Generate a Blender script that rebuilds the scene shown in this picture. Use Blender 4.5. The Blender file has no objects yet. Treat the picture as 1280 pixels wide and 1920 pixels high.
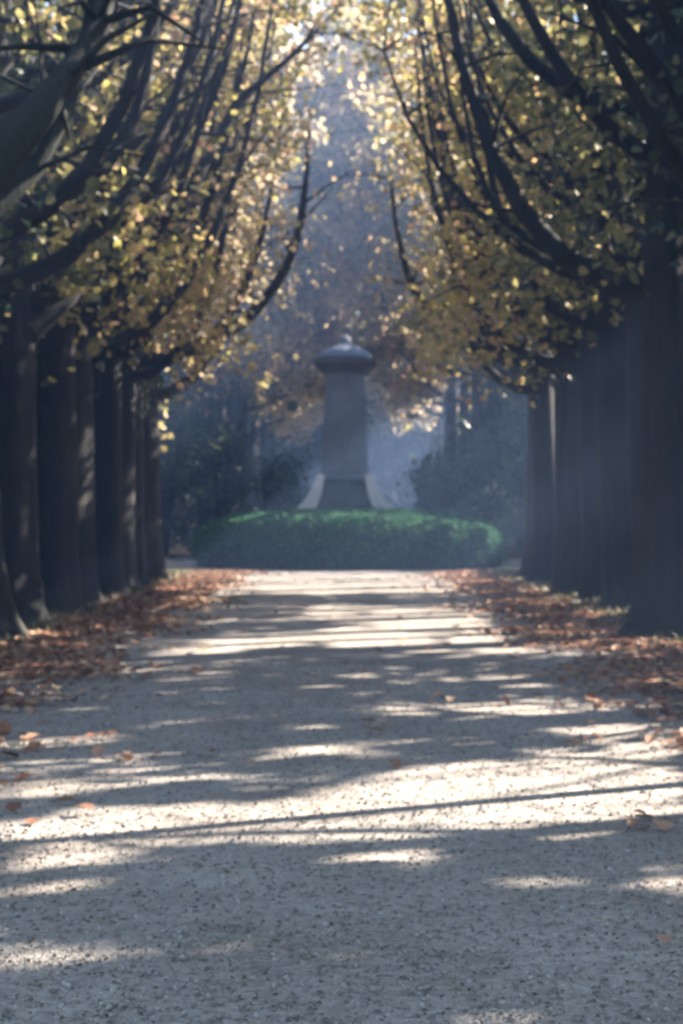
import bpy, bmesh, math, random
import numpy as np
from mathutils import Vector, Matrix
R = math.radians
random.seed(7)
rng = np.random.default_rng(11)
scn = bpy.context.scene
COL = scn.collection

# ------------------------------------------------------------------ camera, sky, sun, exposure
EYE, FPX, VX, VY = 1.6, 3200.0, 655.0, 962.0          # eye height, focal length in photo pixels, vanishing point
cam = bpy.data.cameras.new("camera"); camo = bpy.data.objects.new("camera", cam); COL.objects.link(camo)
cam.sensor_fit = 'VERTICAL'; cam.sensor_height = 36.0; cam.lens = FPX / 1920 * 36.0
cam.clip_end = 2000; cam.clip_start = 0.05
camo.location = (0, 0, EYE)
camo.rotation_euler = (R(90) + (VY - 960) / FPX, 0, (VX - 640) / FPX)
cam.dof.use_dof = True; cam.dof.focus_distance = 3.2; cam.dof.aperture_fstop = 6.3
scn.camera = camo

SUN_AZ, SUN_EL = R(27), R(33)                          # azimuth measured from +X (right) towards +Y (ahead)
SD = Vector((math.cos(SUN_AZ) * math.cos(SUN_EL), math.sin(SUN_AZ) * math.cos(SUN_EL), math.sin(SUN_EL)))
w = bpy.data.worlds.new("World"); scn.world = w; w.use_nodes = True
nt = w.node_tree; nt.nodes.clear()
sky = nt.nodes.new('ShaderNodeTexSky'); sky.sky_type = 'NISHITA'; sky.sun_disc = False
sky.sun_elevation = SUN_EL; sky.sun_rotation = math.pi / 2 - SUN_AZ
sky.air_density = 1.2; sky.dust_density = 1.0; sky.ozone_density = 1.5
bg = nt.nodes.new('ShaderNodeBackground'); bg.inputs[1].default_value = 0.065
wo = nt.nodes.new('ShaderNodeOutputWorld')
nt.links.new(sky.outputs[0], bg.inputs[0]); nt.links.new(bg.outputs[0], wo.inputs[0])
sl = bpy.data.lights.new("sun", 'SUN'); so = bpy.data.objects.new("sun", sl); COL.objects.link(so)
sl.energy = 5.0; sl.angle = R(0.6); sl.color = (1.0, 0.87, 0.74)
so.rotation_euler = SD.to_track_quat('Z', 'Y').to_euler()
so.location = (30, 20, 40)
scn.view_settings.view_transform = 'Standard'; scn.view_settings.look = 'None'
scn.view_settings.exposure = 2.95; scn.view_settings.gamma = 1.0
scn.cycles.use_denoising = True
scn.cycles.max_bounces = 6; scn.cycles.diffuse_bounces = 3; scn.cycles.transmission_bounces = 4
scn.cycles.transparent_max_bounces = 4; scn.cycles.volume_bounces = 0
scn.cycles.sample_clamp_indirect = 6.0

# ------------------------------------------------------------------ helpers
def P(px, py, D):
    """point at distance D that stands at photo pixel px, py"""
    return Vector(((px - VX) / FPX * D, D, EYE - (py - VY) / FPX * D))

def tag(o, label=None, cat=None, group=None, kind=None):
    if label: o['label'] = label
    if cat: o['category'] = cat
    if group: o['group'] = group
    if kind: o['kind'] = kind
    return o

def empty(name, loc, label, cat, group=None):
    o = bpy.data.objects.new(name, None); COL.objects.link(o); o.location = loc
    o.empty_display_size = 0.3
    return tag(o, label, cat, group)

def link(name, me, mat, parent=None, smooth=False):
    o = bpy.data.objects.new(name, me); COL.objects.link(o)
    if mat is not None: me.materials.append(mat)
    if parent is not None:
        o.parent = parent
    if smooth:
        me.polygons.foreach_set('use_smooth', np.ones(len(me.polygons), bool))
    return o

def mesh_np(name, V, F):
    """V (n,3), F (m,k) all faces with k corners"""
    me = bpy.data.meshes.new(name)
    V = np.asarray(V, np.float32); F = np.asarray(F, np.int32)
    m, k = F.shape
    me.vertices.add(len(V)); me.vertices.foreach_set('co', V.ravel())
    me.loops.add(m * k); me.loops.foreach_set('vertex_index', F.ravel())
    me.polygons.add(m); me.polygons.foreach_set('loop_start', np.arange(0, m * k, k, dtype=np.int32))
    me.update(calc_edges=True); me.validate()
    return me

def tube_np(pts, rads, n=10, lump=0.0, seed=0):
    """tapered tube through pts; returns V, F (quads), ends capped by a near-zero ring"""
    pts = [Vector(p) for p in pts]
    r_ = random.Random(seed)
    V = []; F = []
    ph = [r_.uniform(0, 6.28) for _ in range(4)]
    up = None
    for i, p in enumerate(pts):
        d = (pts[min(i + 1, len(pts) - 1)] - pts[max(i - 1, 0)]).normalized()
        if up is None:
            up = Vector((1, 0, 0)) if abs(d.x) < 0.8 else Vector((0, 1, 0))
        a = (up - d * up.dot(d)).normalized(); b = d.cross(a); up = a
        for k in range(n):
            t = 2 * math.pi * k / n
            rr = rads[i] * (1 + lump * (0.6 * math.sin(3 * t + ph[0] + i * 0.35) + 0.4 * math.sin(5 * t + ph[1] - i * 0.3)))
            V.append(p + a * (rr * math.cos(t)) + b * (rr * math.sin(t)))
    for i in range(len(pts) - 1):
        for k in range(n):
            k2 = (k + 1) % n
            F.append((i * n + k, i * n + k2, (i + 1) * n + k2, (i + 1) * n + k))
    return [tuple(v) for v in V], F

def catmull(pts, per=5):
    pts = [Vector(p) for p in pts]
    q = [pts[0] * 2 - pts[1]] + pts + [pts[-1] * 2 - pts[-2]]
    out = []
    for i in range(1, len(q) - 2):
        for j in range(per):
            t = j / per
            out.append(0.5 * ((2 * q[i]) + (q[i + 1] - q[i - 1]) * t + (2 * q[i - 1] - 5 * q[i] + 4 * q[i + 1] - q[i + 2]) * t * t
                              + (-q[i - 1] + 3 * q[i] - 3 * q[i + 1] + q[i + 2]) * t ** 3))
    out.append(pts[-1]); return out

def merge(parts):
    V = []; F = []
    for v, f in parts:
        b = len(V); V += v; F += [tuple(i + b for i in q) for q in f]
    return V, F

# ------------------------------------------------------------------ materials
def newmat(name):
    m = bpy.data.materials.new(name); m.use_nodes = True
    n = m.node_tree; n.nodes.clear()
    out = n.nodes.new('ShaderNodeOutputMaterial')
    return m, n, out

def N(n, t, **kw):
    x = n.nodes.new(t)
    for k, v in kw.items():
        if k.startswith('i_'): x.inputs[k[2:].replace('_', ' ')].default_value = v
        else: setattr(x, k, v)
    return x

def ramp(n, stops, interp='LINEAR'):
    r = n.nodes.new('ShaderNodeValToRGB'); r.color_ramp.interpolation = interp
    e = r.color_ramp.elements
    while len(e) < len(stops): e.new(0.5)
    for i, (p, c) in enumerate(stops):
        e[i].position = p; e[i].color = (*c, 1)
    return r

def leaf_mat(name, stops, trans=0.5, rough=0.45):
    m, n, out = newmat(name)
    g = N(n, 'ShaderNodeNewGeometry')
    r = ramp(n, stops)
    n.links.new(g.outputs['Random Per Island'], r.inputs[0])
    b = N(n, 'ShaderNodeBsdfPrincipled'); b.inputs['Roughness'].default_value = rough
    b.inputs['Specular IOR Level'].default_value = 0.5
    t = N(n, 'ShaderNodeBsdfTranslucent')
    mx = N(n, 'ShaderNodeMixShader'); mx.inputs[0].default_value = trans
    n.links.new(r.outputs[0], b.inputs['Base Color']); n.links.new(r.outputs[0], t.inputs[0])
    n.links.new(b.outputs[0], mx.inputs[1]); n.links.new(t.outputs[0], mx.inputs[2]); n.links.new(mx.outputs[0], out.inputs[0])
    return m

M = {}
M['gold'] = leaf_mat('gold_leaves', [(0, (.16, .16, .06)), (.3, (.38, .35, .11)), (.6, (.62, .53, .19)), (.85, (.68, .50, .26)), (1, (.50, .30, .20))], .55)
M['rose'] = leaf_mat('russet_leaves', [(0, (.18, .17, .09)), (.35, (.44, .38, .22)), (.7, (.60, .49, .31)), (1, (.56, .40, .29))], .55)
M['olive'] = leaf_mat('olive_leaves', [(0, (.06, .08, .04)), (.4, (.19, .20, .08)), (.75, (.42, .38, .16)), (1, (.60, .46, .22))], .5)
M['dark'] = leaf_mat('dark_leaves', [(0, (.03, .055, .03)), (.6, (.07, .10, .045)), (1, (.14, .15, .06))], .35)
M['hedge'] = leaf_mat('hedge_leaves', [(0, (.02, .07, .04)), (.6, (.05, .17, .07)), (1, (.11, .27, .10))], .35, .75)
M['litter'] = leaf_mat('fallen_leaves', [(0, (.16, .07, .04)), (.35, (.31, .15, .09)), (.65, (.42, .23, .14)), (.88, (.54, .37, .24)), (1, (.64, .50, .33))], .15, .7)
M['grass'] = leaf_mat('grass_blades', [(0, (.07, .09, .035)), (.5, (.13, .15, .06)), (1, (.30, .26, .14))], .3)

def bark_mat(name, c0, c1):
    m, n, out = newmat(name)
    tc = N(n, 'ShaderNodeTexCoord'); mp = N(n, 'ShaderNodeMapping'); mp.inputs['Scale'].default_value = (1, 1, 0.16)
    nz = N(n, 'ShaderNodeTexNoise', i_Scale=14.0, i_Detail=7.0, i_Roughness=.65)
    n.links.new(tc.outputs['Object'], mp.inputs[0]); n.links.new(mp.outputs[0], nz.inputs['Vector'])
    nz2 = N(n, 'ShaderNodeTexNoise', i_Scale=1.7, i_Detail=4.0)
    n.links.new(tc.outputs['Object'], nz2.inputs['Vector'])
    r = ramp(n, [(.3, c0), (.7, c1)])
    n.links.new(nz.outputs[0], r.inputs[0])
    r2 = ramp(n, [(.48, (1, 1, 1)), (.66, (.62, .80, .55))])      # green algae on the bark
    n.links.new(nz2.outputs[0], r2.inputs[0])
    mm = N(n, 'ShaderNodeMixRGB', blend_type='MULTIPLY'); mm.inputs[0].default_value = .8
    n.links.new(r.outputs[0], mm.inputs[1]); n.links.new(r2.outputs[0], mm.inputs[2])
    b = N(n, 'ShaderNodeBsdfPrincipled'); b.inputs['Roughness'].default_value = .9
    bp = N(n, 'ShaderNodeBump', i_Strength=.8, i_Distance=.04)
    n.links.new(nz.outputs[0], bp.inputs['Height']); n.links.new(bp.outputs[0], b.inputs['Normal'])
    n.links.new(mm.outputs[0], b.inputs['Base Color']); n.links.new(b.outputs[0], out.inputs[0])
    return m
M['mossy_shaded'] = bark_mat('mossy_bark_shaded', (.006, .010, .008), (.020, .028, .020))  # moss tint plus darkening: shade of the near left limb put into its colour
M['bark'] = bark_mat('bark', (.010, .010, .011), (.034, .032, .031))

def stone_mat(name, c0, c1, sc=3.0):
    m, n, out = newmat(name)
    tc = N(n, 'ShaderNodeTexCoord')
    nz = N(n, 'ShaderNodeTexNoise', i_Scale=sc, i_Detail=8.0, i_Roughness=.7)
    n.links.new(tc.outputs['Object'], nz.inputs['Vector'])
    r = ramp(n, [(.3, c0), (.7, c1)]); n.links.new(nz.outputs[0], r.inputs[0])
    b = N(n, 'ShaderNodeBsdfPrincipled'); b.inputs['Roughness'].default_value = .85
    bp = N(n, 'ShaderNodeBump', i_Strength=.4, i_Distance=.03)
    n.links.new(nz.outputs[0], bp.inputs['Height']); n.links.new(bp.outputs[0], b.inputs['Normal'])
    n.links.new(r.outputs[0], b.inputs['Base Color']); n.links.new(b.outputs[0], out.inputs[0])
    return m
M['stone'] = stone_mat('grey_stone', (.10, .12, .155), (.19, .205, .235))
M['pale'] = stone_mat('pale_stone', (.78, .79, .82), (.88, .88, .88))
M['darkstone'] = stone_mat('weathered_stone', (.05, .055, .06), (.12, .12, .12))

def ground_mat(name, cs, big=.35, fine=30.0, bump=.5, dist=.03, mix=.5, grit=120.0):
    m, n, out = newmat(name)
    tc = N(n, 'ShaderNodeTexCoord')
    a = N(n, 'ShaderNodeTexNoise', i_Scale=big, i_Detail=6.0, i_Roughness=.6)
    f = N(n, 'ShaderNodeTexNoise', i_Scale=fine, i_Detail=6.0, i_Roughness=.75)
    v = N(n, 'ShaderNodeTexVoronoi', i_Scale=grit)
    for x in (a, f, v): n.links.new(tc.outputs['Object'], x.inputs['Vector'])
    mx = N(n, 'ShaderNodeMath', operation='MULTIPLY'); mx.inputs[1].default_value = mix
    my = N(n, 'ShaderNodeMath', operation='MULTIPLY'); my.inputs[1].default_value = 1 - mix
    ad = N(n, 'ShaderNodeMath', operation='ADD')
    n.links.new(a.outputs[0], mx.inputs[0]); n.links.new(f.outputs[0], my.inputs[0])
    n.links.new(mx.outputs[0], ad.inputs[0]); n.links.new(my.outputs[0], ad.inputs[1])
    r = ramp(n, cs); n.links.new(ad.outputs[0], r.inputs[0])
    h = N(n, 'ShaderNodeMath', operation='ADD'); n.links.new(f.outputs[0], h.inputs[0])
    h2 = N(n, 'ShaderNodeMath', operation='MULTIPLY'); h2.inputs[1].default_value = .6
    n.links.new(v.outputs['Distance'], h2.inputs[0]); n.links.new(h2.outputs[0], h.inputs[1])
    md = N(n, 'ShaderNodeTexNoise', i_Scale=5.0, i_Detail=3.0); n.links.new(tc.outputs['Object'], md.inputs['Vector'])
    bm_ = N(n, 'ShaderNodeBump', i_Strength=.6, i_Distance=.16); n.links.new(md.outputs[0], bm_.inputs['Height'])
    bp = N(n, 'ShaderNodeBump', i_Strength=bump, i_Distance=dist)
    n.links.new(bm_.outputs[0], bp.inputs['Normal'])
    n.links.new(h.outputs[0], bp.inputs['Height'])
    b = N(n, 'ShaderNodeBsdfPrincipled'); b.inputs['Roughness'].default_value = .9
    b.inputs['Specular IOR Level'].default_value = .25
    n.links.new(r.outputs[0], b.inputs['Base Color']); n.links.new(bp.outputs[0], b.inputs['Normal'])
    n.links.new(b.outputs[0], out.inputs[0])
    return m
M['path'] = ground_mat('gravel', [(.32, (.20, .175, .15)), (.5, (.40, .365, .325)), (.68, (.57, .53, .48))], .9, 17.0, .9, .03, .45, 60.0)
M['earth'] = ground_mat('woodland_floor', [(.35, (.05, .045, .03)), (.52, (.11, .09, .055)), (.68, (.16, .15, .08))], .5, 12.0, .8, .05)
M['pebble'] = leaf_mat('pebbles', [(0, (.14, .125, .11)), (.5, (.24, .22, .20)), (1, (.35, .33, .31))], 0.0, 1)

# ------------------------------------------------------------------ where the sun reaches the ground (gaps left in the canopy)
LIT = [
 [(270,1074),(600,1070),(900,1072),(880,1110),(420,1116),(280,1114)],
 [(560,1136),(900,1140),(935,1178),(740,1180),(560,1160)],
 [(240,1232),(420,1190),(640,1178),(930,1180),(960,1212),(900,1218),(640,1212),(430,1222),(260,1248)],
 [(610,1283),(705,1283),(700,1297),(640,1298)],
 [(880,1268),(1030,1270),(1050,1296),(900,1292)],
 [(650,1318),(900,1310),(1180,1318),(1190,1342),(900,1345),(680,1345)],
 [(1000,1345),(1225,1348),(1225,1378),(1010,1382)],
 [(560,1485),(700,1440),(940,1430),(1000,1408),(1300,1375),(1300,1470),(900,1508),(620,1545),(300,1582),(0,1606),(-60,1530),(120,1520),(420,1505)],
 [(0,1596),(300,1572),(600,1536),(900,1500),(1300,1466),(1300,1560),(1150,1560),(980,1566),(820,1575),(620,1588),(380,1598),(100,1628),(-40,1650)],
 [(630,1600),(800,1588),(840,1605),(800,1632),(660,1636)],
 [(-40,1655),(180,1628),(300,1640),(180,1665),(-40,1690)],
 [(-40,1480),(200,1462),(560,1450),(520,1466),(200,1490),(-40,1505)],
 [(-40,1770),(180,1755),(290,1775),(230,1805),(-40,1815)],
 [(1180,1625),(1320,1600),(1320,1690),(1210,1680)],
 [(1080,1830),(1240,1815),(1260,1845),(1100,1858)],
 [(820,1905),(1040,1890),(1030,1925),(830,1935)],
 [(50,1196),(130,1184),(140,1204),(50,1222)],
 [(1060,1150),(1175,1132),(1180,1150),(1090,1172)],
 [(300,1125),(420,1118),(430,1132),(300,1140)],
 [(-60,1205),(60,1180),(70,1200),(-60,1230)],
 [(150,1130),(240,1108),(250,1122),(160,1148)],
 [(960,1100),(1060,1108),(1060,1124),(970,1116)],
 [(-60,1398),(180,1380),(460,1384),(250,1402),(-60,1414)],
 [(230,1342),(420,1336),(560,1344),(380,1354)],
 [(420,1408),(620,1396),(800,1392),(640,1414),(460,1422)],
 [(60,1440),(300,1430),(330,1440),(80,1450)],
 [(900,1650),(1100,1640),(1120,1668),(940,1676)],
]
def inpoly(x, y, poly):
    c = np.zeros(x.shape, bool); n = len(poly)
    for i in range(n):
        x1, y1 = poly[i]; x2, y2 = poly[(i + 1) % n]
        if y1 == y2: continue
        k = ((y1 > y) != (y2 > y)) & (x < (x2 - x1) * (y - y1) / (y2 - y1) + x1)
        c ^= k
    return c
def in_gap(V, jit=1.0):
    """True where a leaf at V would shade a patch that the sun reaches"""
    t = V[:, 2] / SD.z
    gx = V[:, 0] - SD.x * t; gy = V[:, 1] - SD.y * t
    ok = gy > 4.5
    gy_ = np.where(ok, gy, 4.5)
    px = VX + FPX * gx / gy_; py = VY + FPX * EYE / gy_
    wob = np.sin(gx * 2.3 + gy * 1.1) * 7 + np.sin(gx * 5.9 - gy * 3.1) * 5
    py = py + (wob + rng.normal(0, 5, len(px))) * jit * np.clip((py - 1060) / 400, .08, 1)
    px = px + rng.normal(0, 14, len(px)) * jit
    c = np.zeros(len(px), bool)
    for p in LIT: c |= inpoly(px, py, p)
    gq = gy - gx * math.tan(SUN_AZ) + .25 * np.sin(gx * 1.7) + .12 * np.sin(gx * 5.3)      # along the sun's course
    m_ = (np.sin(gx * 2.1 + 1.9 * np.sin(gq * 2.9)) * np.sin(gq * 7.7 + 1.3 * np.sin(gx * 2.3) + 2) + .5 * np.sin(gx * 8.7 + gq * 5.1) * np.sin(gq * 15.3 - gx * 2.7)
          + .35 * np.sin(gx * 21 + 3 * np.sin(gq * 9)) * np.sin(gq * 27 + gx * 5)) + rng.normal(0, .16, len(px))
    c |= (m_ > np.where(gy < 8.3, .42, .40)) & (gy < 42) & (np.abs(gx) < 3.8) & (rng.uniform(0, 1, len(px)) < .93)
    for (tx, ty, tz, tr) in SUNLIT:                     # hedge end and monument foot catch the sun too
        d = V - np.array([tx, ty, tz]); a = d @ np.array(SD)
        c2 = (np.linalg.norm(d - a[:, None] * np.array(SD), axis=1) < tr) & (a > 0)
        c = c | c2; ok = ok | c2
    return c & ok
SUNLIT = [(4.4, 49.6, 1.15, .4), (3.6, 48.6, 1.45, .35), (1.5, 51.6, 1.9, .6), (-3.0, 48.8, 1.45, .35), (-1.3, 51.6, 2.0, .4),
          ] + [(x_ / 2, 51.2 - 3.6 * math.sqrt(1 - (x_ / 9.4) ** 2), 1.58 - .1 * (x_ / 9) ** 2, .22) for x_ in range(-8, 9)]

# ------------------------------------------------------------------ leaves
def leaves_mesh(name, C, size, flat=0.0, squash=1.0):
    """C (n,3) centres -> one kinked leaf (a folded hexagon) at each, at random tilt"""
    n = len(C)
    s = size * rng.uniform(.6, 1.25, (n, 1))
    d = rng.normal(0, 1, (n, 3)); d[:, 2] = d[:, 2] * (1 - flat) - .35 * (1 - flat)
    d /= np.linalg.norm(d, axis=1, keepdims=True)
    q = rng.normal(0, 1, (n, 3))
    if flat: q = q * (1 - flat) + np.array([0, 0, 1.0]) * flat * 3
    a = np.cross(d, q); a /= np.linalg.norm(a, axis=1, keepdims=True) + 1e-9
    u = np.cross(a, d)
    k = .16
    pts = [(-.5, 0, 0), (-.2, .42, k), (.25, .34, k), (.55, 0, 0), (.25, -.34, k), (-.2, -.42, k)]
    V = np.stack([C + s * (p[0] * d + p[1] * squash * a + p[2] * u) for p in pts], 1).reshape(-1, 3)
    b = (np.arange(n) * 6)[:, None]
    F = np.concatenate([b + np.array([[0, 3, 2, 1]]), b + np.array([[0, 5, 4, 3]])], 0)
    return mesh_np(name, V, F)

# ------------------------------------------------------------------ trees
G_L, G_R = 'trees of the left avenue row', 'trees of the right avenue row'
def limb_pts(base, tip, sag=0.0, n=9, rnd=None, power=1.9):
    """leaves the trunk sideways and sweeps up towards the light"""
    base, tip = Vector(base), Vector(tip); out = []
    w1 = Vector((rnd.uniform(-.25, .25), rnd.uniform(-.25, .25), 0))
    for i in range(n):
        t = i / (n - 1)
        h = 1 - (1 - t) ** 1.7
        p = Vector((base.x + (tip.x - base.x) * h, base.y + (tip.y - base.y) * h, base.z + (tip.z - base.z) * t ** power))
        p += w1 * math.sin(t * 5) * (1 if 0 < i < n - 1 else 0)
        p.z -= sag * math.sin(math.pi * t)
        out.append(p)
    return out

def make_tree(x, y, H, rad, mat, label, group, cat='tree', lean=0.0, nleaf=6000, leaf=.15, crown_lo=3.6, inward=0.0,
              nlimb=7, extra=(), name='avenue_tree', bark='bark', reach=3.6, thin=False, cut=True, droop=260):
    rnd = random.Random(int(x * 1000 + y * 77))
    root = empty(name, (x, y, 0), label, cat, group)
    # trunk
    tp = []; tr = []
    nseg = 12
    bx, by = rnd.uniform(-.2, .2), rnd.uniform(-.2, .2)
    for i in range(nseg + 1):
        t = i / nseg; z = H * .82 * t
        tp.append((lean * t * t * 3 + bx * math.sin(t * 5), by * math.sin(t * 4 + 1), z - .1 if i == 0 else z))
        tr.append(rad * (1 - .82 * t) * (1.7 if i == 0 else 1.0))
    tp.insert(1, (tp[0][0], tp[0][1], .25)); tr.insert(1, rad * 1.16)
    def tat(z):
        t = max(0, min(1, z / (H * .82)))
        return Vector((lean * t * t * 3 + bx * math.sin(t * 5), by * math.sin(t * 4 + 1), z)), rad * (1 - .82 * t)
    V, F = tube_np(tp, tr, 18, .13, int(x * 31 + y))
    link('trunk', mesh_np('trunk', V, F), M[bark], root, True)
    # limbs
    curves = []
    side = -1 if x > 0 else 1
    for i in range(nlimb):
        if inward and i % 2 == 0:
            an = (0 if side > 0 else math.pi) + rnd.uniform(-.7, .7)
        else:
            an = rnd.uniform(0, 2 * math.pi)
        z0 = crown_lo + (H * .66 - crown_lo) * (i / max(1, nlimb - 1)) ** 1.1 + rnd.uniform(-.3, .3)
        b, br = tat(z0)
        rc = reach * rnd.uniform(.75, 1.15) * (1 - .35 * z0 / H)
        up = rnd.uniform(.35, .6) * (H - z0) + 1.0
        tip = b + Vector((math.cos(an) * rc, math.sin(an) * rc, up))
        curves.append((limb_pts(b, tip, .12, 9, rnd), br * .5 if not thin else br * .45))
    for pts, r0 in extra:                                # limbs whose course the photo shows, in world space
        q = [Vector(p) - Vector((x, y, 0)) for p in pts]
        curves.append((catmull(q, 4), r0 * 1.5))
    twigpts = []
    for pts, r0 in curves:
        parts = [tube_np(pts, [r0 * (1 - .85 * i / (len(pts) - 1)) for i in range(len(pts))], 10, .10, 1)]
        n = len(pts)
        for k in range(9):                               # side twigs
            i = rnd.randint(int(n * .3), n - 1); p = pts[i]
            L = rnd.uniform(.7, 1.7)
            a = rnd.uniform(0, 6.28)
            e = p + Vector((math.cos(a) * L, math.sin(a) * L, rnd.uniform(-.35, .9)))
            m = (p + e) / 2 + Vector((0, 0, rnd.uniform(-.05, .25)))
            rr = r0 * .28 * (1 - .5 * i / n)
            parts.append(tube_np([p, m, e], [rr, rr * .6, rr * .2], 5, 0, 1))
            for t in (.35, .6, .8, 1.0, 1.1): twigpts.append(tuple(p.lerp(e, t)))
        for p in pts[n // 3:]: twigpts.append(tuple(p))
        V, F = merge(parts)
        if cut and r0 < .2:
            pass
        link('limb', mesh_np('limb', V, F), M[bark], root, True)
    top, _ = tat(H * .8)
    for k in range(26):
        twigpts.append((top.x + rnd.gauss(0, 1.1), top.y + rnd.gauss(0, 1.1), top.z + rnd.gauss(.3, .9)))
    T = np.array(twigpts)
    wgt = rng.uniform(.2, 1, len(T)) ** 2; wgt /= wgt.sum()
    C = T[rng.choice(len(T), nleaf, p=wgt)] + rng.normal(0, 1, (nleaf, 3)) * np.array([.33, .33, .27])
    # a few sprays hanging below the lowest limbs
    low = T[np.argsort(T[:, 2])[:40]]
    if droop:
        dd = low[rng.integers(0, len(low), droop)] + rng.normal(0, .22, (droop, 3))
        dd[:, 2] -= np.abs(rng.normal(0, .45, droop))
        C = np.concatenate([C, dd])
    C = C[C[:, 2] > 1.2]
    if cut:
        Wd = C + np.array([x, y, 0]); k_ = ~in_gap(Wd)
        if group in (G_L, G_R): k_ &= np.abs(Wd[:, 0] + .05) > np.clip(3.3 - (y - 20) * .14, .45, 3.3) + rng.normal(0, .28, len(Wd)) - np.where(Wd[:, 2] > 10.3, 3, 0)   # the crowns leave a slot over the path
        if group in (G_L, G_R): k_ &= ~near_limb(Wd)
        C = C[k_]
    link('crown', leaves_mesh('crown', C, leaf), mat, root)
    return root

ORD = ['first', 'second', 'third', 'fourth', 'fifth', 'sixth', 'seventh', 'eighth', 'ninth', 'tenth', 'eleventh', 'twelfth']
# ---- left avenue row
G_L, G_R = 'trees of the left avenue row', 'trees of the right avenue row'
left = [(12.6, .30), (15.8, .34), (19.0, .30), (21.8, .36), (24.4, .31), (27.0, .34), (29.6, .30), (32.2, .33), (34.8, .30), (37.2, .32), (39.6, .34)]
look_l = ['dark heavy leaning limb across the upper left corner', 'dark crown hanging over the left edge', 'broad dark trunk at the left picture edge',
          'pale leaf sprays on its low twigs', 'slim dark trunk and golden upper leaves', 'yellow crown and steep limb', 'long limb rising towards the top centre',
          'pinkish leaves around its mid limbs', 'thin upright limbs with rosy leaves', 'sparse hanging leaf sprays', 'long low limb sweeping out and up over the path']
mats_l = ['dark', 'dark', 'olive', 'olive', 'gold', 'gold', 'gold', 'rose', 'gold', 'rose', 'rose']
ex_all = []
ex_l = {
 0: [([P(-300, 700, 12.6), P(-120, 440, 13.2), P(40, 250, 14), P(160, 90, 15), P(250, -120, 16)], .19)],
 4: [([P(50, 620, 24.4), P(150, 520, 25), P(225, 300, 25.5), P(245, 130, 26), P(275, -60, 26)], .13)],
 5: [([P(85, 640, 27), P(240, 460, 27.3), P(330, 240, 28), P(372, 80, 28), P(400, -80, 28)], .13)],
 6: [([P(140, 640, 29.6), P(300, 480, 30), P(380, 310, 30.5), P(450, 190, 31), P(540, 110, 31), P(640, 10, 32)], .11)],
 8: [([P(215, 700, 34.8), P(300, 500, 35), P(370, 350, 35), P(420, 260, 35), P(470, 180, 35)], .10)],
 10: [([P(272, 672, 39.6), P(370, 650, 39.6), P(470, 590, 38.6), P(545, 480, 37.8), P(572, 350, 37.2), P(580, 230, 37)], .14),
      ([P(272, 620, 39.6), P(370, 585, 40.2), P(450, 555, 40.5), P(520, 490, 41)], .08)],
}
ex_r = {
 2: [([P(1400, 500, 17.8), P(1330, 300, 17.6), P(1240, 150, 17.4), P(1100, -40, 17)], .17)],
 4: [([P(1225, 640, 24.8), P(1185, 470, 25), P(1140, 280, 25), P(1112, 130, 25.2), P(1070, -30, 25.4)], .15)],
 6: [([P(1115, 620, 30.4), P(1000, 560, 30.8), P(930, 500, 31), P(860, 380, 31.5), P(830, 300, 32)], .12)],
 7: [([P(1085, 650, 33), P(960, 585, 33), P(905, 500, 33.5), P(845, 340, 34), P(808, 180, 34), P(775, -30, 34)], .14)],
 8: [([P(1050, 690, 35.6), P(950, 670, 36), P(880, 560, 36.5), P(850, 420, 37), P(830, 300, 37)], .10)],
 10: [([P(1005, 720, 40.8), P(940, 670, 40.8), P(860, 620, 40.8), P(785, 560, 40), P(748, 450, 39), P(732, 335, 38.5)], .14)],
}
for e_ in list(ex_l.values()) + list(ex_r.values()):
    for pts_, r_ in e_: ex_all += [tuple(p) for p in catmull(pts_, 8)[8:]]
LIMBPTS = np.array(ex_all)
def near_limb(Wd, d=.44):
    out = np.zeros(len(Wd), bool)
    for p in LIMBPTS: out |= ((Wd - p) ** 2).sum(1) < d * d
    return out
for i, (y, r) in enumerate(left):
    r *= 1.22
    x = -4.78 + [.0, .08, -.05, .06, -.04, .05, -.03, .06, 0, -.05, .03][i]
    lab = f"{ORD[i]} tree along the left row, {look_l[i]}"
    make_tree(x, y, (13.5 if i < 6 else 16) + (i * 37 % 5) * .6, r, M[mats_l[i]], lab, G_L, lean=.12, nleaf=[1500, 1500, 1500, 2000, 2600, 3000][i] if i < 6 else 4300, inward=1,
              bark='bark' if i > 1 else 'mossy_shaded', crown_lo=4.3 if i < 4 else 4.6, extra=ex_l.get(i, ()), nlimb=8)
# ---- right avenue row
right = [(11.6, .10), (14.6, .30), (17.8, .32), (21.8, .40), (24.8, .32), (27.6, .34), (30.4, .31), (33.0, .33), (35.6, .30), (38.2, .33), (40.8, .32)]
look_r = ['slender and casting the thin shadow line over bright gravel', 'dark crown in the top right corner', 'dark bough at the upper right edge',
          'broad blackish trunk at the right picture edge', 'curving dark limb in the olive leaves', 'olive crown and dark even trunk', 'golden leaf tuft by its lower limb',
          'long limb curving up to the top', 'slim limb beside pale golden leaves', 'hanging sprays of bright leaves', 'low limb curving in over the hedge end']
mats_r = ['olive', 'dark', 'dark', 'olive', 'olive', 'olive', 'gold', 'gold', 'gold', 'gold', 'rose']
for i, (y, r) in enumerate(right):
    r *= [1, 1, 1, 1.15, .85, 1.1, .9, 1.15, .85, 1.05, .95][i]
    x = 4.45 + [.75, .2, .05, -.3, .02, .05, -.03, .0, .06, -.05, .02][i]
    lab = f"{ORD[i]} tree along the right row, {look_r[i]}"
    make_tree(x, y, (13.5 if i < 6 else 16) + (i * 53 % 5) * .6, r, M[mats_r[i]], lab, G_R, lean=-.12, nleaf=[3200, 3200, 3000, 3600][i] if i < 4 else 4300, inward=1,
              crown_lo=4.4 if i < 4 else 4.6, extra=ex_r.get(i, ()), nlimb=8)

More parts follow.
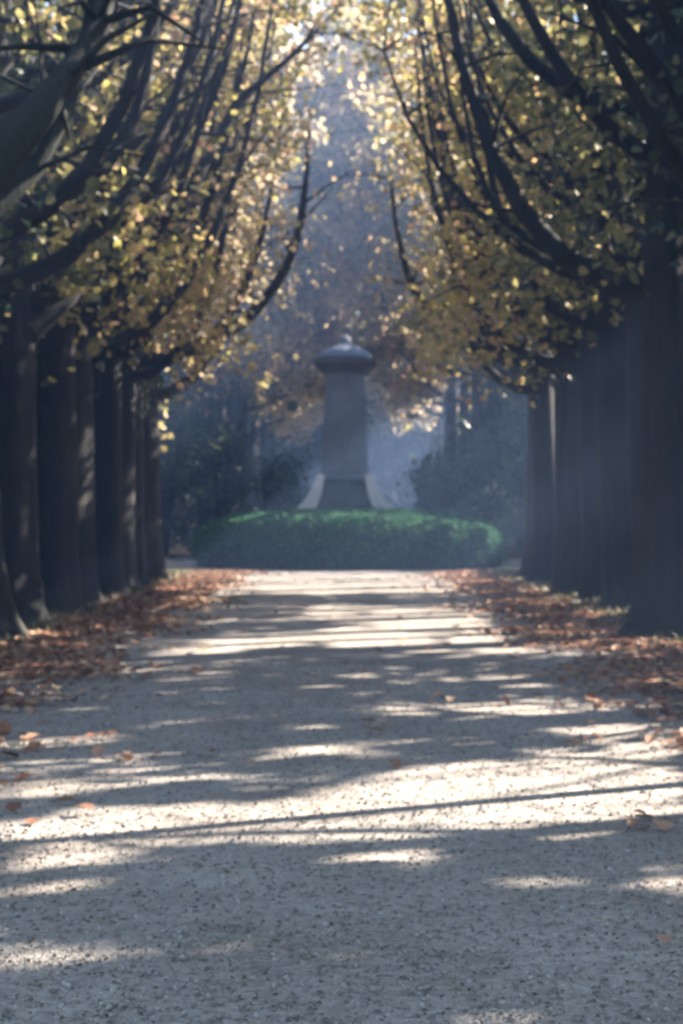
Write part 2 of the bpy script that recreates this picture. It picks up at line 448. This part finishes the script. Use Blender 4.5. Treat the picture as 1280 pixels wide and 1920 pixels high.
# ---- the rows go on beside and behind the camera; their shade lies on the near path
for s, ys in ((-1, (9.4, 6.0, 2.2, -2.0)), (1, (8.2, 4.6, 1.0, -3.0))):
    for y in ys:
        make_tree(s * 4.75, y, 13.5, .3, M['olive'], 'tree of the avenue beside the near path, its shade lying on the gravel', 'trees of the avenue beside the near path',
                  inward=1, nleaf=4200, leaf=.17, crown_lo=4.8, nlimb=7)
# ---- the far avenue, beyond the round hedge
fl = 'hazy blue-grey tree of the far avenue beyond the monument'
k = 0
for y in (63, 67, 71, 75.5, 80, 85, 90, 96, 102, 109, 116):
    for s in (-1, 1):
        nm = f"{ORD[k // 2]} hazy tree behind the monument on the {'left' if s < 0 else 'right'} side of the far avenue" if k < 22 else fl
        make_tree(s * (5.2 + .3 * math.sin(y)), y, 20 + 3 * abs(math.sin(y * 1.7)), .33, M[['rose', 'gold', 'rose'][k % 3]], nm, 'trees of the far avenue',
                  extra=[([(s * 5.1, y, 8.5), (s * 3.6, y - .5, 11), (s * 2.0, y - .8, 14.5), (s * .6, y - 1, 18.5)], .12), ([(s * 5.1, y, 11), (s * 3.2, y + .7, 13.5), (s * 1.4, y + 1.2, 17), (s * -.4, y + 1.5, 21)], .11)],
                  inward=1, nleaf=13000, leaf=.27, crown_lo=6.8, reach=5.0, nlimb=7, cut=False, droop=200, name='far_tree')
        k += 1
for s in (-1, 1):
    for y in (60, 63.5, 67, 71, 76, 82):
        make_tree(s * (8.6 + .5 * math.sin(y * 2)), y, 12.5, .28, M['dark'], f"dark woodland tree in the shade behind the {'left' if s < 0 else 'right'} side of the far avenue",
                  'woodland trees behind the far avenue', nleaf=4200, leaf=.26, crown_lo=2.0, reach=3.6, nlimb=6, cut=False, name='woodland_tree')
def shrub(x, y, h, wd, lab, grp):
    root = empty('shrub', (x, y, 0), lab, 'shrub', grp)
    rn = random.Random(int(x * 91 + y * 7)); parts = []; tips = []
    for k_ in range(9):
        a_ = rn.uniform(0, 6.28); e = Vector((math.cos(a_) * wd * rn.uniform(.2, .8), math.sin(a_) * wd * rn.uniform(.2, .8), h * rn.uniform(.6, .95)))
        m_ = Vector((e.x * .35, e.y * .35, e.z * .5)); parts.append(tube_np([(e.x * .05, e.y * .05, -.05), m_, e], [.05, .035, .01], 6, 0, 1))
        for t_ in (.3, .5, .7, .85, 1): tips.append(tuple(m_.lerp(e, t_)))
        tips.append((e.x * .8, e.y * .8, h * .2)); tips.append((e.x * 1.1, e.y * 1.1, h * .4))
    V_, F_ = merge(parts); link('stems', mesh_np('stems', V_, F_), M['bark'], root, True)
    T_ = np.array(tips); C_ = T_[rng.integers(0, len(T_), 2600)] + rng.normal(0, 1, (2600, 3)) * np.array([.34, .34, .36])
    C_ = C_[C_[:, 2] > .05]; link('foliage', leaves_mesh('foliage', C_, .17), M['dark'], root)
k = 0
for (x, y, h, wd) in ((-2.9, 61.5, 3.6, 1.3), (-4.6, 62.5, 5.0, 1.6), (-6.6, 61.2, 5.6, 1.8), (-8.4, 58.0, 5.0, 1.7), (-9.0, 53.5, 4.2, 1.5),
                      (3.1, 61.8, 3.8, 1.4), (4.8, 62.8, 5.4, 1.7), (6.8, 61.4, 5.8, 1.8), (8.4, 58.2, 5.2, 1.7), (8.8, 53.8, 4.4, 1.5)):
    shrub(x, y, h, wd, f"{ORD[k % 5]} tall dark shrub from the monument outwards on its {'left' if x < 0 else 'right'} side", 'tall shrubs behind the round hedge'); k += 1
# ---- trees around the round place
k = 0
for (x, y) in ((-9.6, 45), (-11, 50.5), (-10.2, 56.5), (-7.6, 60.5), (9.4, 45), (11, 50.5), (10.4, 56), (7.8, 60.5)):
    s = 'left' if x < 0 else 'right'
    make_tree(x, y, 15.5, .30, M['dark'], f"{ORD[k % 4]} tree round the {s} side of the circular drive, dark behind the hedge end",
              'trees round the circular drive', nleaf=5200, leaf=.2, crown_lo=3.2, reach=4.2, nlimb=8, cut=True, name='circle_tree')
    k += 1
# ---- woodland behind the rows
wl = 'dark woodland tree standing in the shade behind the left avenue row'
wr = 'dark woodland tree standing in the shade behind the right avenue row'
for sx, lab in ((-1, wl), (1, wr)):
    for row, xx in enumerate((8.3, 12.2)):
        y = 13.0 + row * 2 if sx < 0 else 9.0 + row * 2.2
        while y < 60:
            if sx > 0 and 8.2 < y - .51 * xx < 11.4: y += 1.0; continue          # a clearing: the sun comes in here
            make_tree(sx * (xx + random.uniform(-.5, .5)), y, (11.5 if sx < 0 else 14.5) + random.uniform(-.6, 1.5), random.uniform(.18, .30), M['dark' if (row or random.random() < .5) else 'olive'], lab,
                      'woodland trees behind the ' + ('left' if sx < 0 else 'right') + ' row', nleaf=3300 if sx < 0 else 6200, leaf=.22, crown_lo=2.6, reach=3.0, nlimb=6,
                      name='woodland_tree', droop=150)
            y += random.uniform(4.2, 5.2)

for i in range(8):                                          # a close inner row that shuts the gaps between the left trunks
    make_tree(-6.9 - .3 * (i % 3), 17.4 + i * 3.2, 10.5, .24, M['dark'], wl, 'woodland trees behind the left row', nleaf=2600, leaf=.2, crown_lo=3.4, reach=2.4, nlimb=6, name='woodland_tree')
for (x, y) in ((7.3, 9.2), (8.6, 12.5), (12.6, 12.4), (8.5, 16.9), (12.6, 18.9), (16.0, 14.0)):
    make_tree(x, y, 14.5, .22, M['olive'], wr, 'woodland trees behind the right row', nleaf=6500, leaf=.22, crown_lo=3.4, reach=4.0, nlimb=8,
              name='woodland_tree', droop=150)

# ---- undergrowth and far wood (masses nobody could count)
def blob_cloud(n, cx, cy, cz, sx, sy, sz):
    return np.stack([rng.normal(cx, sx, n), rng.normal(cy, sy, n), np.abs(rng.normal(cz, sz, n))], 1)
parts = []
for s in (-1, 1):
    y = 8.0
    while y < 64:
        x = s * random.uniform(14.5, 17.5)
        parts.append(blob_cloud(650, x, y, 2.2, 1.3, 1.3, 1.6)); y += 1.1
        if s < 0: parts.append(blob_cloud(650, x - 2, y, 6.5, 1.5, 1.4, 3.0))
        else: parts.append(blob_cloud(400, x + 2, y, 4.5, 1.5, 1.4, 1.5))
C = np.concatenate(parts); C = C[~in_gap(C)]
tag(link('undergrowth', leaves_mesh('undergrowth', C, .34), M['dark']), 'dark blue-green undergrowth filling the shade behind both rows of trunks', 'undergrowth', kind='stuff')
parts = []
for k in range(260):
    s = random.choice((-1, 1)); y = random.uniform(66, 126); x = s * random.uniform(9, 24)
    parts.append(blob_cloud(170, x, y, random.uniform(1, 17 if s < 0 else 7), 1.8, 1.8, 1.8))
for k in range(240):
    parts.append(blob_cloud(170, random.uniform(-26, 26), random.uniform(126, 142), random.uniform(0, 25), 2.0, 2.0, 1.6))
for k in range(50):
    parts.append(blob_cloud(260, random.uniform(-10, 10), random.uniform(128, 134), random.uniform(0, 9), 1.6, 1.2, 1.6))
C = np.concatenate(parts)
tag(link('far_woods', leaves_mesh('far_woods', C, .62), M['dark']), 'hazy mass of woods closing the far end of the avenue', 'woods', kind='stuff')

# ------------------------------------------------------------------ ground
def sheet(name, pts, z, mat, lab, n=1):
    me = bpy.data.meshes.new(name); bm = bmesh.new()
    bm.faces.new([bm.verts.new((p[0], p[1], z)) for p in pts]); bm.to_mesh(me); bm.free()
    o = link(name, me, mat); tag(o, lab, name.replace('_', ' '), kind='structure'); return o
sheet('ground', [(-400, -60), (400, -60), (400, 500), (-400, 500)], 0, M['earth'], 'bare brown woodland floor under the avenue trees')
# the path: wavering edges, opening into the circular drive
L = []; Rr = []
for i in range(0, 120):
    y = -8 + i * .42
    wv = .12 * math.sin(y * 1.3) + .08 * math.sin(y * 3.7)
    if y < 42: L.append((-3.55 + wv, y)); Rr.append((3.35 + wv * .8 - .1 * math.sin(y * 2.1), y))
circ = [(10.2 * math.cos(a) * (1 + .01 * math.sin(9 * a)), 51.5 + 9.6 * math.sin(a)) for a in np.linspace(-math.pi / 2 + .35, 1.5 * math.pi - .35, 70)]
sheet('path', L[:1] + Rr + circ + L[::-1][:-1], .004, M['path'], 'pale gravel path running up the avenue in bands of sun and shade')
sheet('far_path', [(-3.2, 61.5), (3.2, 61.5), (3.2, 128), (-3.2, 128)], .008, M['path'], 'gravel path going on beyond the monument')

# fallen leaves along both sides
def litter():
    pts = []
    n = 52000
    y = rng.uniform(5, 47, n); s = rng.choice([-1, 1], n)
    c = np.where(s > 0, 3.25, -3.55)
    off = rng.normal(0, .52, n) * (1 + .25 * np.sin(y * .9 + s) + .2 * np.sin(y * 2.3))
    x = c + off
    dens = .55 + .45 * np.sin(y * .8 + s * 1.7) * np.sin(y * 1.9 + x)
    k = rng.uniform(0, 1, n) < dens
    pts.append(np.stack([x[k], y[k]], 1))
    n = 9000
    y = rng.uniform(5, 60, n); x = rng.uniform(-16, 16, n); k = np.abs(x) > 3.4
    pts.append(np.stack([x[k], y[k]], 1))
    n = 170
    pts.append(np.stack([rng.uniform(-3.3, 3.3, n), 10 + rng.uniform(0, 1, n) * 32], 1))
    Q = np.concatenate(pts)
    Q = Q[~((Q[:, 0] ** 2 + (Q[:, 1] - 51.5) ** 2) < 36)]
    return np.concatenate([Q, rng.uniform(.02, .05, (len(Q), 1))], 1)
tag(link('fallen_leaves', leaves_mesh('fallen_leaves', litter(), .105, .75), M['litter']),
    'drifts of rust-brown fallen leaves along both sides of the path', 'fallen leaves', kind='stuff')
# gravel stones near the camera
n = 26000
y = 4.4 + rng.uniform(0, 1, n) ** 1.6 * 14; x = rng.uniform(-1, 1, n) * np.minimum(3.4, .24 * y + .3)
st = np.stack([x, y, np.full(n, .008)], 1)
tag(link('gravel_stones', leaves_mesh('gravel_stones', st, .02, .4), M['pebble']), 'loose grey stones strewn over the near gravel', 'gravel', kind='stuff')
# grass at the feet of the trees
def grass():
    n = 26000
    y = rng.uniform(7, 46, n); s = rng.choice([-1, 1], n)
    x = np.where(s > 0, 4.35, -4.7) + rng.normal(0, .42, n) + s * .15
    b = np.stack([x, y, np.zeros(n)], 1)
    h = rng.uniform(.05, .17, n)[:, None]; a = rng.uniform(0, 6.28, n)
    d = np.stack([np.cos(a), np.sin(a), 0 * a], 1); q = np.stack([-np.sin(a), np.cos(a), 0 * a], 1)
    up = np.array([0, 0, 1.0])
    V = np.stack([b - q * .012, b + q * .012, b + q * .008 + d * h * .3 + up * h * .6, b - q * .008 + d * h * .3 + up * h * .6,
                  b + d * h * .75 + up * h], 1).reshape(-1, 3)
    i = (np.arange(n) * 5)[:, None]
    F = np.concatenate([i + np.array([[0, 1, 2]]), i + np.array([[0, 2, 3]]), i + np.array([[3, 2, 4]])], 0)
    return mesh_np('grass', V, F)
tag(link('grass', grass(), M['grass']), 'thin grass growing along the feet of the avenue trees', 'grass', kind='stuff')

# ------------------------------------------------------------------ round hedge
HC = Vector((0, 51.2, 0)); HA, HB, HH = 4.68, 4.1, 1.68
hedge = empty('round_hedge', HC, 'low clipped green hedge, long and rounded, across the end of the path', 'hedge')
core = bmesh.new()
nu, nv = 72, 12
rings = []
for j in range(nv + 1):
    t = j / nv * math.pi / 2
    cr, z = math.cos(t) ** .30, math.sin(t) ** .42
    ring = []
    for i in range(nu):
        a = 2 * math.pi * i / nu
        wob = 1 + .015 * math.sin(7 * a + j) + .012 * math.sin(13 * a)
        px_, py_ = math.cos(a) * HA * cr * wob * .97, math.sin(a) * HB * cr * wob * .97
        sh = 1 - .17 * (abs(px_) / HA) ** 2.2
        ring.append(core.verts.new((px_, py_, z * HH * sh * .96 + (0 if j else -.05))))
    rings.append(ring)
for j in range(nv):
    for i in range(nu):
        core.faces.new((rings[j][i], rings[j][(i + 1) % nu], rings[j + 1][(i + 1) % nu], rings[j + 1][i]))
core.faces.new(rings[-1])
me = bpy.data.meshes.new('inner_growth'); core.to_mesh(me); core.free()
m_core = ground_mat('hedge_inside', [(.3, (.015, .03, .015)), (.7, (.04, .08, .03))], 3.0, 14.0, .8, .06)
link('inner_growth', me, m_core, hedge, True)
n = 42000
a = rng.uniform(0, 2 * math.pi, n); t = np.arccos(rng.uniform(0, 1, n) ** 1.0)
t = np.where(rng.uniform(0, 1, n) < .5, rng.uniform(0, .9, n), t)
cr = np.cos(t) ** .30; z = np.sin(t) ** .42
x = np.cos(a) * HA * cr; y = np.sin(a) * HB * cr
C = np.stack([x, y, z * HH * (1 - .17 * (np.abs(x) / HA) ** 2.2)], 1) + rng.normal(0, .035, (n, 3))
C[:, 2] = np.maximum(C[:, 2], .03)
link('foliage', leaves_mesh('foliage', C, .075), M['hedge'], hedge)

# ------------------------------------------------------------------ stone monument
MC = Vector((-.14, 51.6, 0))
mon = empty('stone_monument', MC, 'grey stone monument with domed cap rising behind the green hedge', 'monument')
def frustum(bm, z0, z1, a0, b0, a1, b1, bev=0.0):
    vs = [bm.verts.new(p) for p in ((-a0, -b0, z0), (a0, -b0, z0), (a0, b0, z0), (-a0, b0, z0), (-a1, -b1, z1), (a1, -b1, z1), (a1, b1, z1), (-a1, b1, z1))]
    fs = [(3, 2, 1, 0), (4, 5, 6, 7), (0, 1, 5, 4), (1, 2, 6, 5), (2, 3, 7, 6), (3, 0, 4, 7)]
    for f in fs: bm.faces.new([vs[i] for i in f])
def bpart(name, mat, fill, smooth=False, bev=.03, parent=mon):
    bm = bmesh.new(); fill(bm)
    if bev: bmesh.ops.bevel(bm, geom=list(bm.edges), offset=bev, segments=2, affect='EDGES')
    me = bpy.data.meshes.new(name); bm.to_mesh(me); bm.free()
    return link(name, me, mat, parent, smooth)
def lathe(bm, prof, n=40, sq=1.0):
    rg = [[bm.verts.new((r * math.cos(2 * math.pi * i / n), r * math.sin(2 * math.pi * i / n) * sq, z)) for i in range(n)] for r, z in prof]
    for j in range(len(rg) - 1):
        for i in range(n): bm.faces.new((rg[j][i], rg[j][(i + 1) % n], rg[j + 1][(i + 1) % n], rg[j + 1][i]))
    bm.faces.new(rg[0][::-1]); bm.faces.new(rg[-1])
bpart('step', M['stone'], lambda b: (frustum(b, 0, .28, 2.3, 2.3, 2.3, 2.3)))
bpart('plinth', M['darkstone'], lambda b: (frustum(b, .28, 2.58, 1.50, 1.4, .74, .74)))
def wing(s):
    def f(b):
        # a scroll-like side buttress: a leaning slab curving outwards at the foot
        prof = [(.80, 2.78), (.98, 2.30), (1.22, 1.95), (1.56, 1.62), (1.86, 1.2), (2.05, .7), (2.1, .282)]
        th = [.20, .30, .40, .50, .56, .6, .6]
        prev = None
        for (x_, z_), t_ in zip(prof, th):
            cur = [b.verts.new((s * x_, -1.25, z_)), b.verts.new((s * (x_ - t_), -1.25, z_ - t_ * .35 if z_ > .4 else z_)),
                   b.verts.new((s * (x_ - t_), .55, z_ - t_ * .35 if z_ > .4 else z_)), b.verts.new((s * x_, .55, z_))]
            if prev:
                for q in range(4): b.faces.new((prev[q], prev[(q + 1) % 4], cur[(q + 1) % 4], cur[q]))
            else: b.faces.new(cur)
            prev = cur
        b.faces.new(prev[::-1])
        bmesh.ops.recalc_face_normals(b, faces=list(b.faces))
    return f
for s in (-1, 1):
    o = bpart('side_buttress', M['pale'], wing(s), bev=0)
    o['label'] = 'pale stone buttress sloping out from the plinth'
bpart('moulding', M['stone'], lambda b: frustum(b, 2.582, 2.80, .86, .86, .80, .80))
bpart('shaft', M['stone'], lambda b: frustum(b, 2.802, 5.85, .69, .69, .58, .58))
bpart('cornice', M['darkstone'], lambda b: (frustum(b, 5.852, 6.05, .66, .66, .86, .86), frustum(b, 6.052, 6.2, .92, .92, .92, .92)))
cap = bpart('domed_cap', M['stone'], lambda b: lathe(b, [(.84, 6.202), (.80, 6.36), (.62, 6.52), (.40, 6.62), (.22, 6.68), (.16, 6.74), (.2, 6.84), (.14, 6.93), (.03, 6.96)]), True, 0)

# ------------------------------------------------------------------ autumn haze
bm = bmesh.new(); bmesh.ops.create_cube(bm, size=1.0)
for v in bm.verts:
    v.co = Vector((v.co.x * 110, v.co.y * 210 + 85, v.co.z * 32 + 15))
me = bpy.data.meshes.new('haze'); bm.to_mesh(me); bm.free()
m, n_, out = newmat('haze')
pv = N(n_, 'ShaderNodeVolumePrincipled'); pv.inputs['Color'].default_value = (.38, .58, 1, 1); pv.inputs['Density'].default_value = .0042
pv.inputs['Anisotropy'].default_value = .2
n_.links.new(pv.outputs[0], out.inputs['Volume'])
hz = link('haze', me, m); tag(hz, 'thin blue autumn haze filling the avenue', 'haze', kind='stuff')
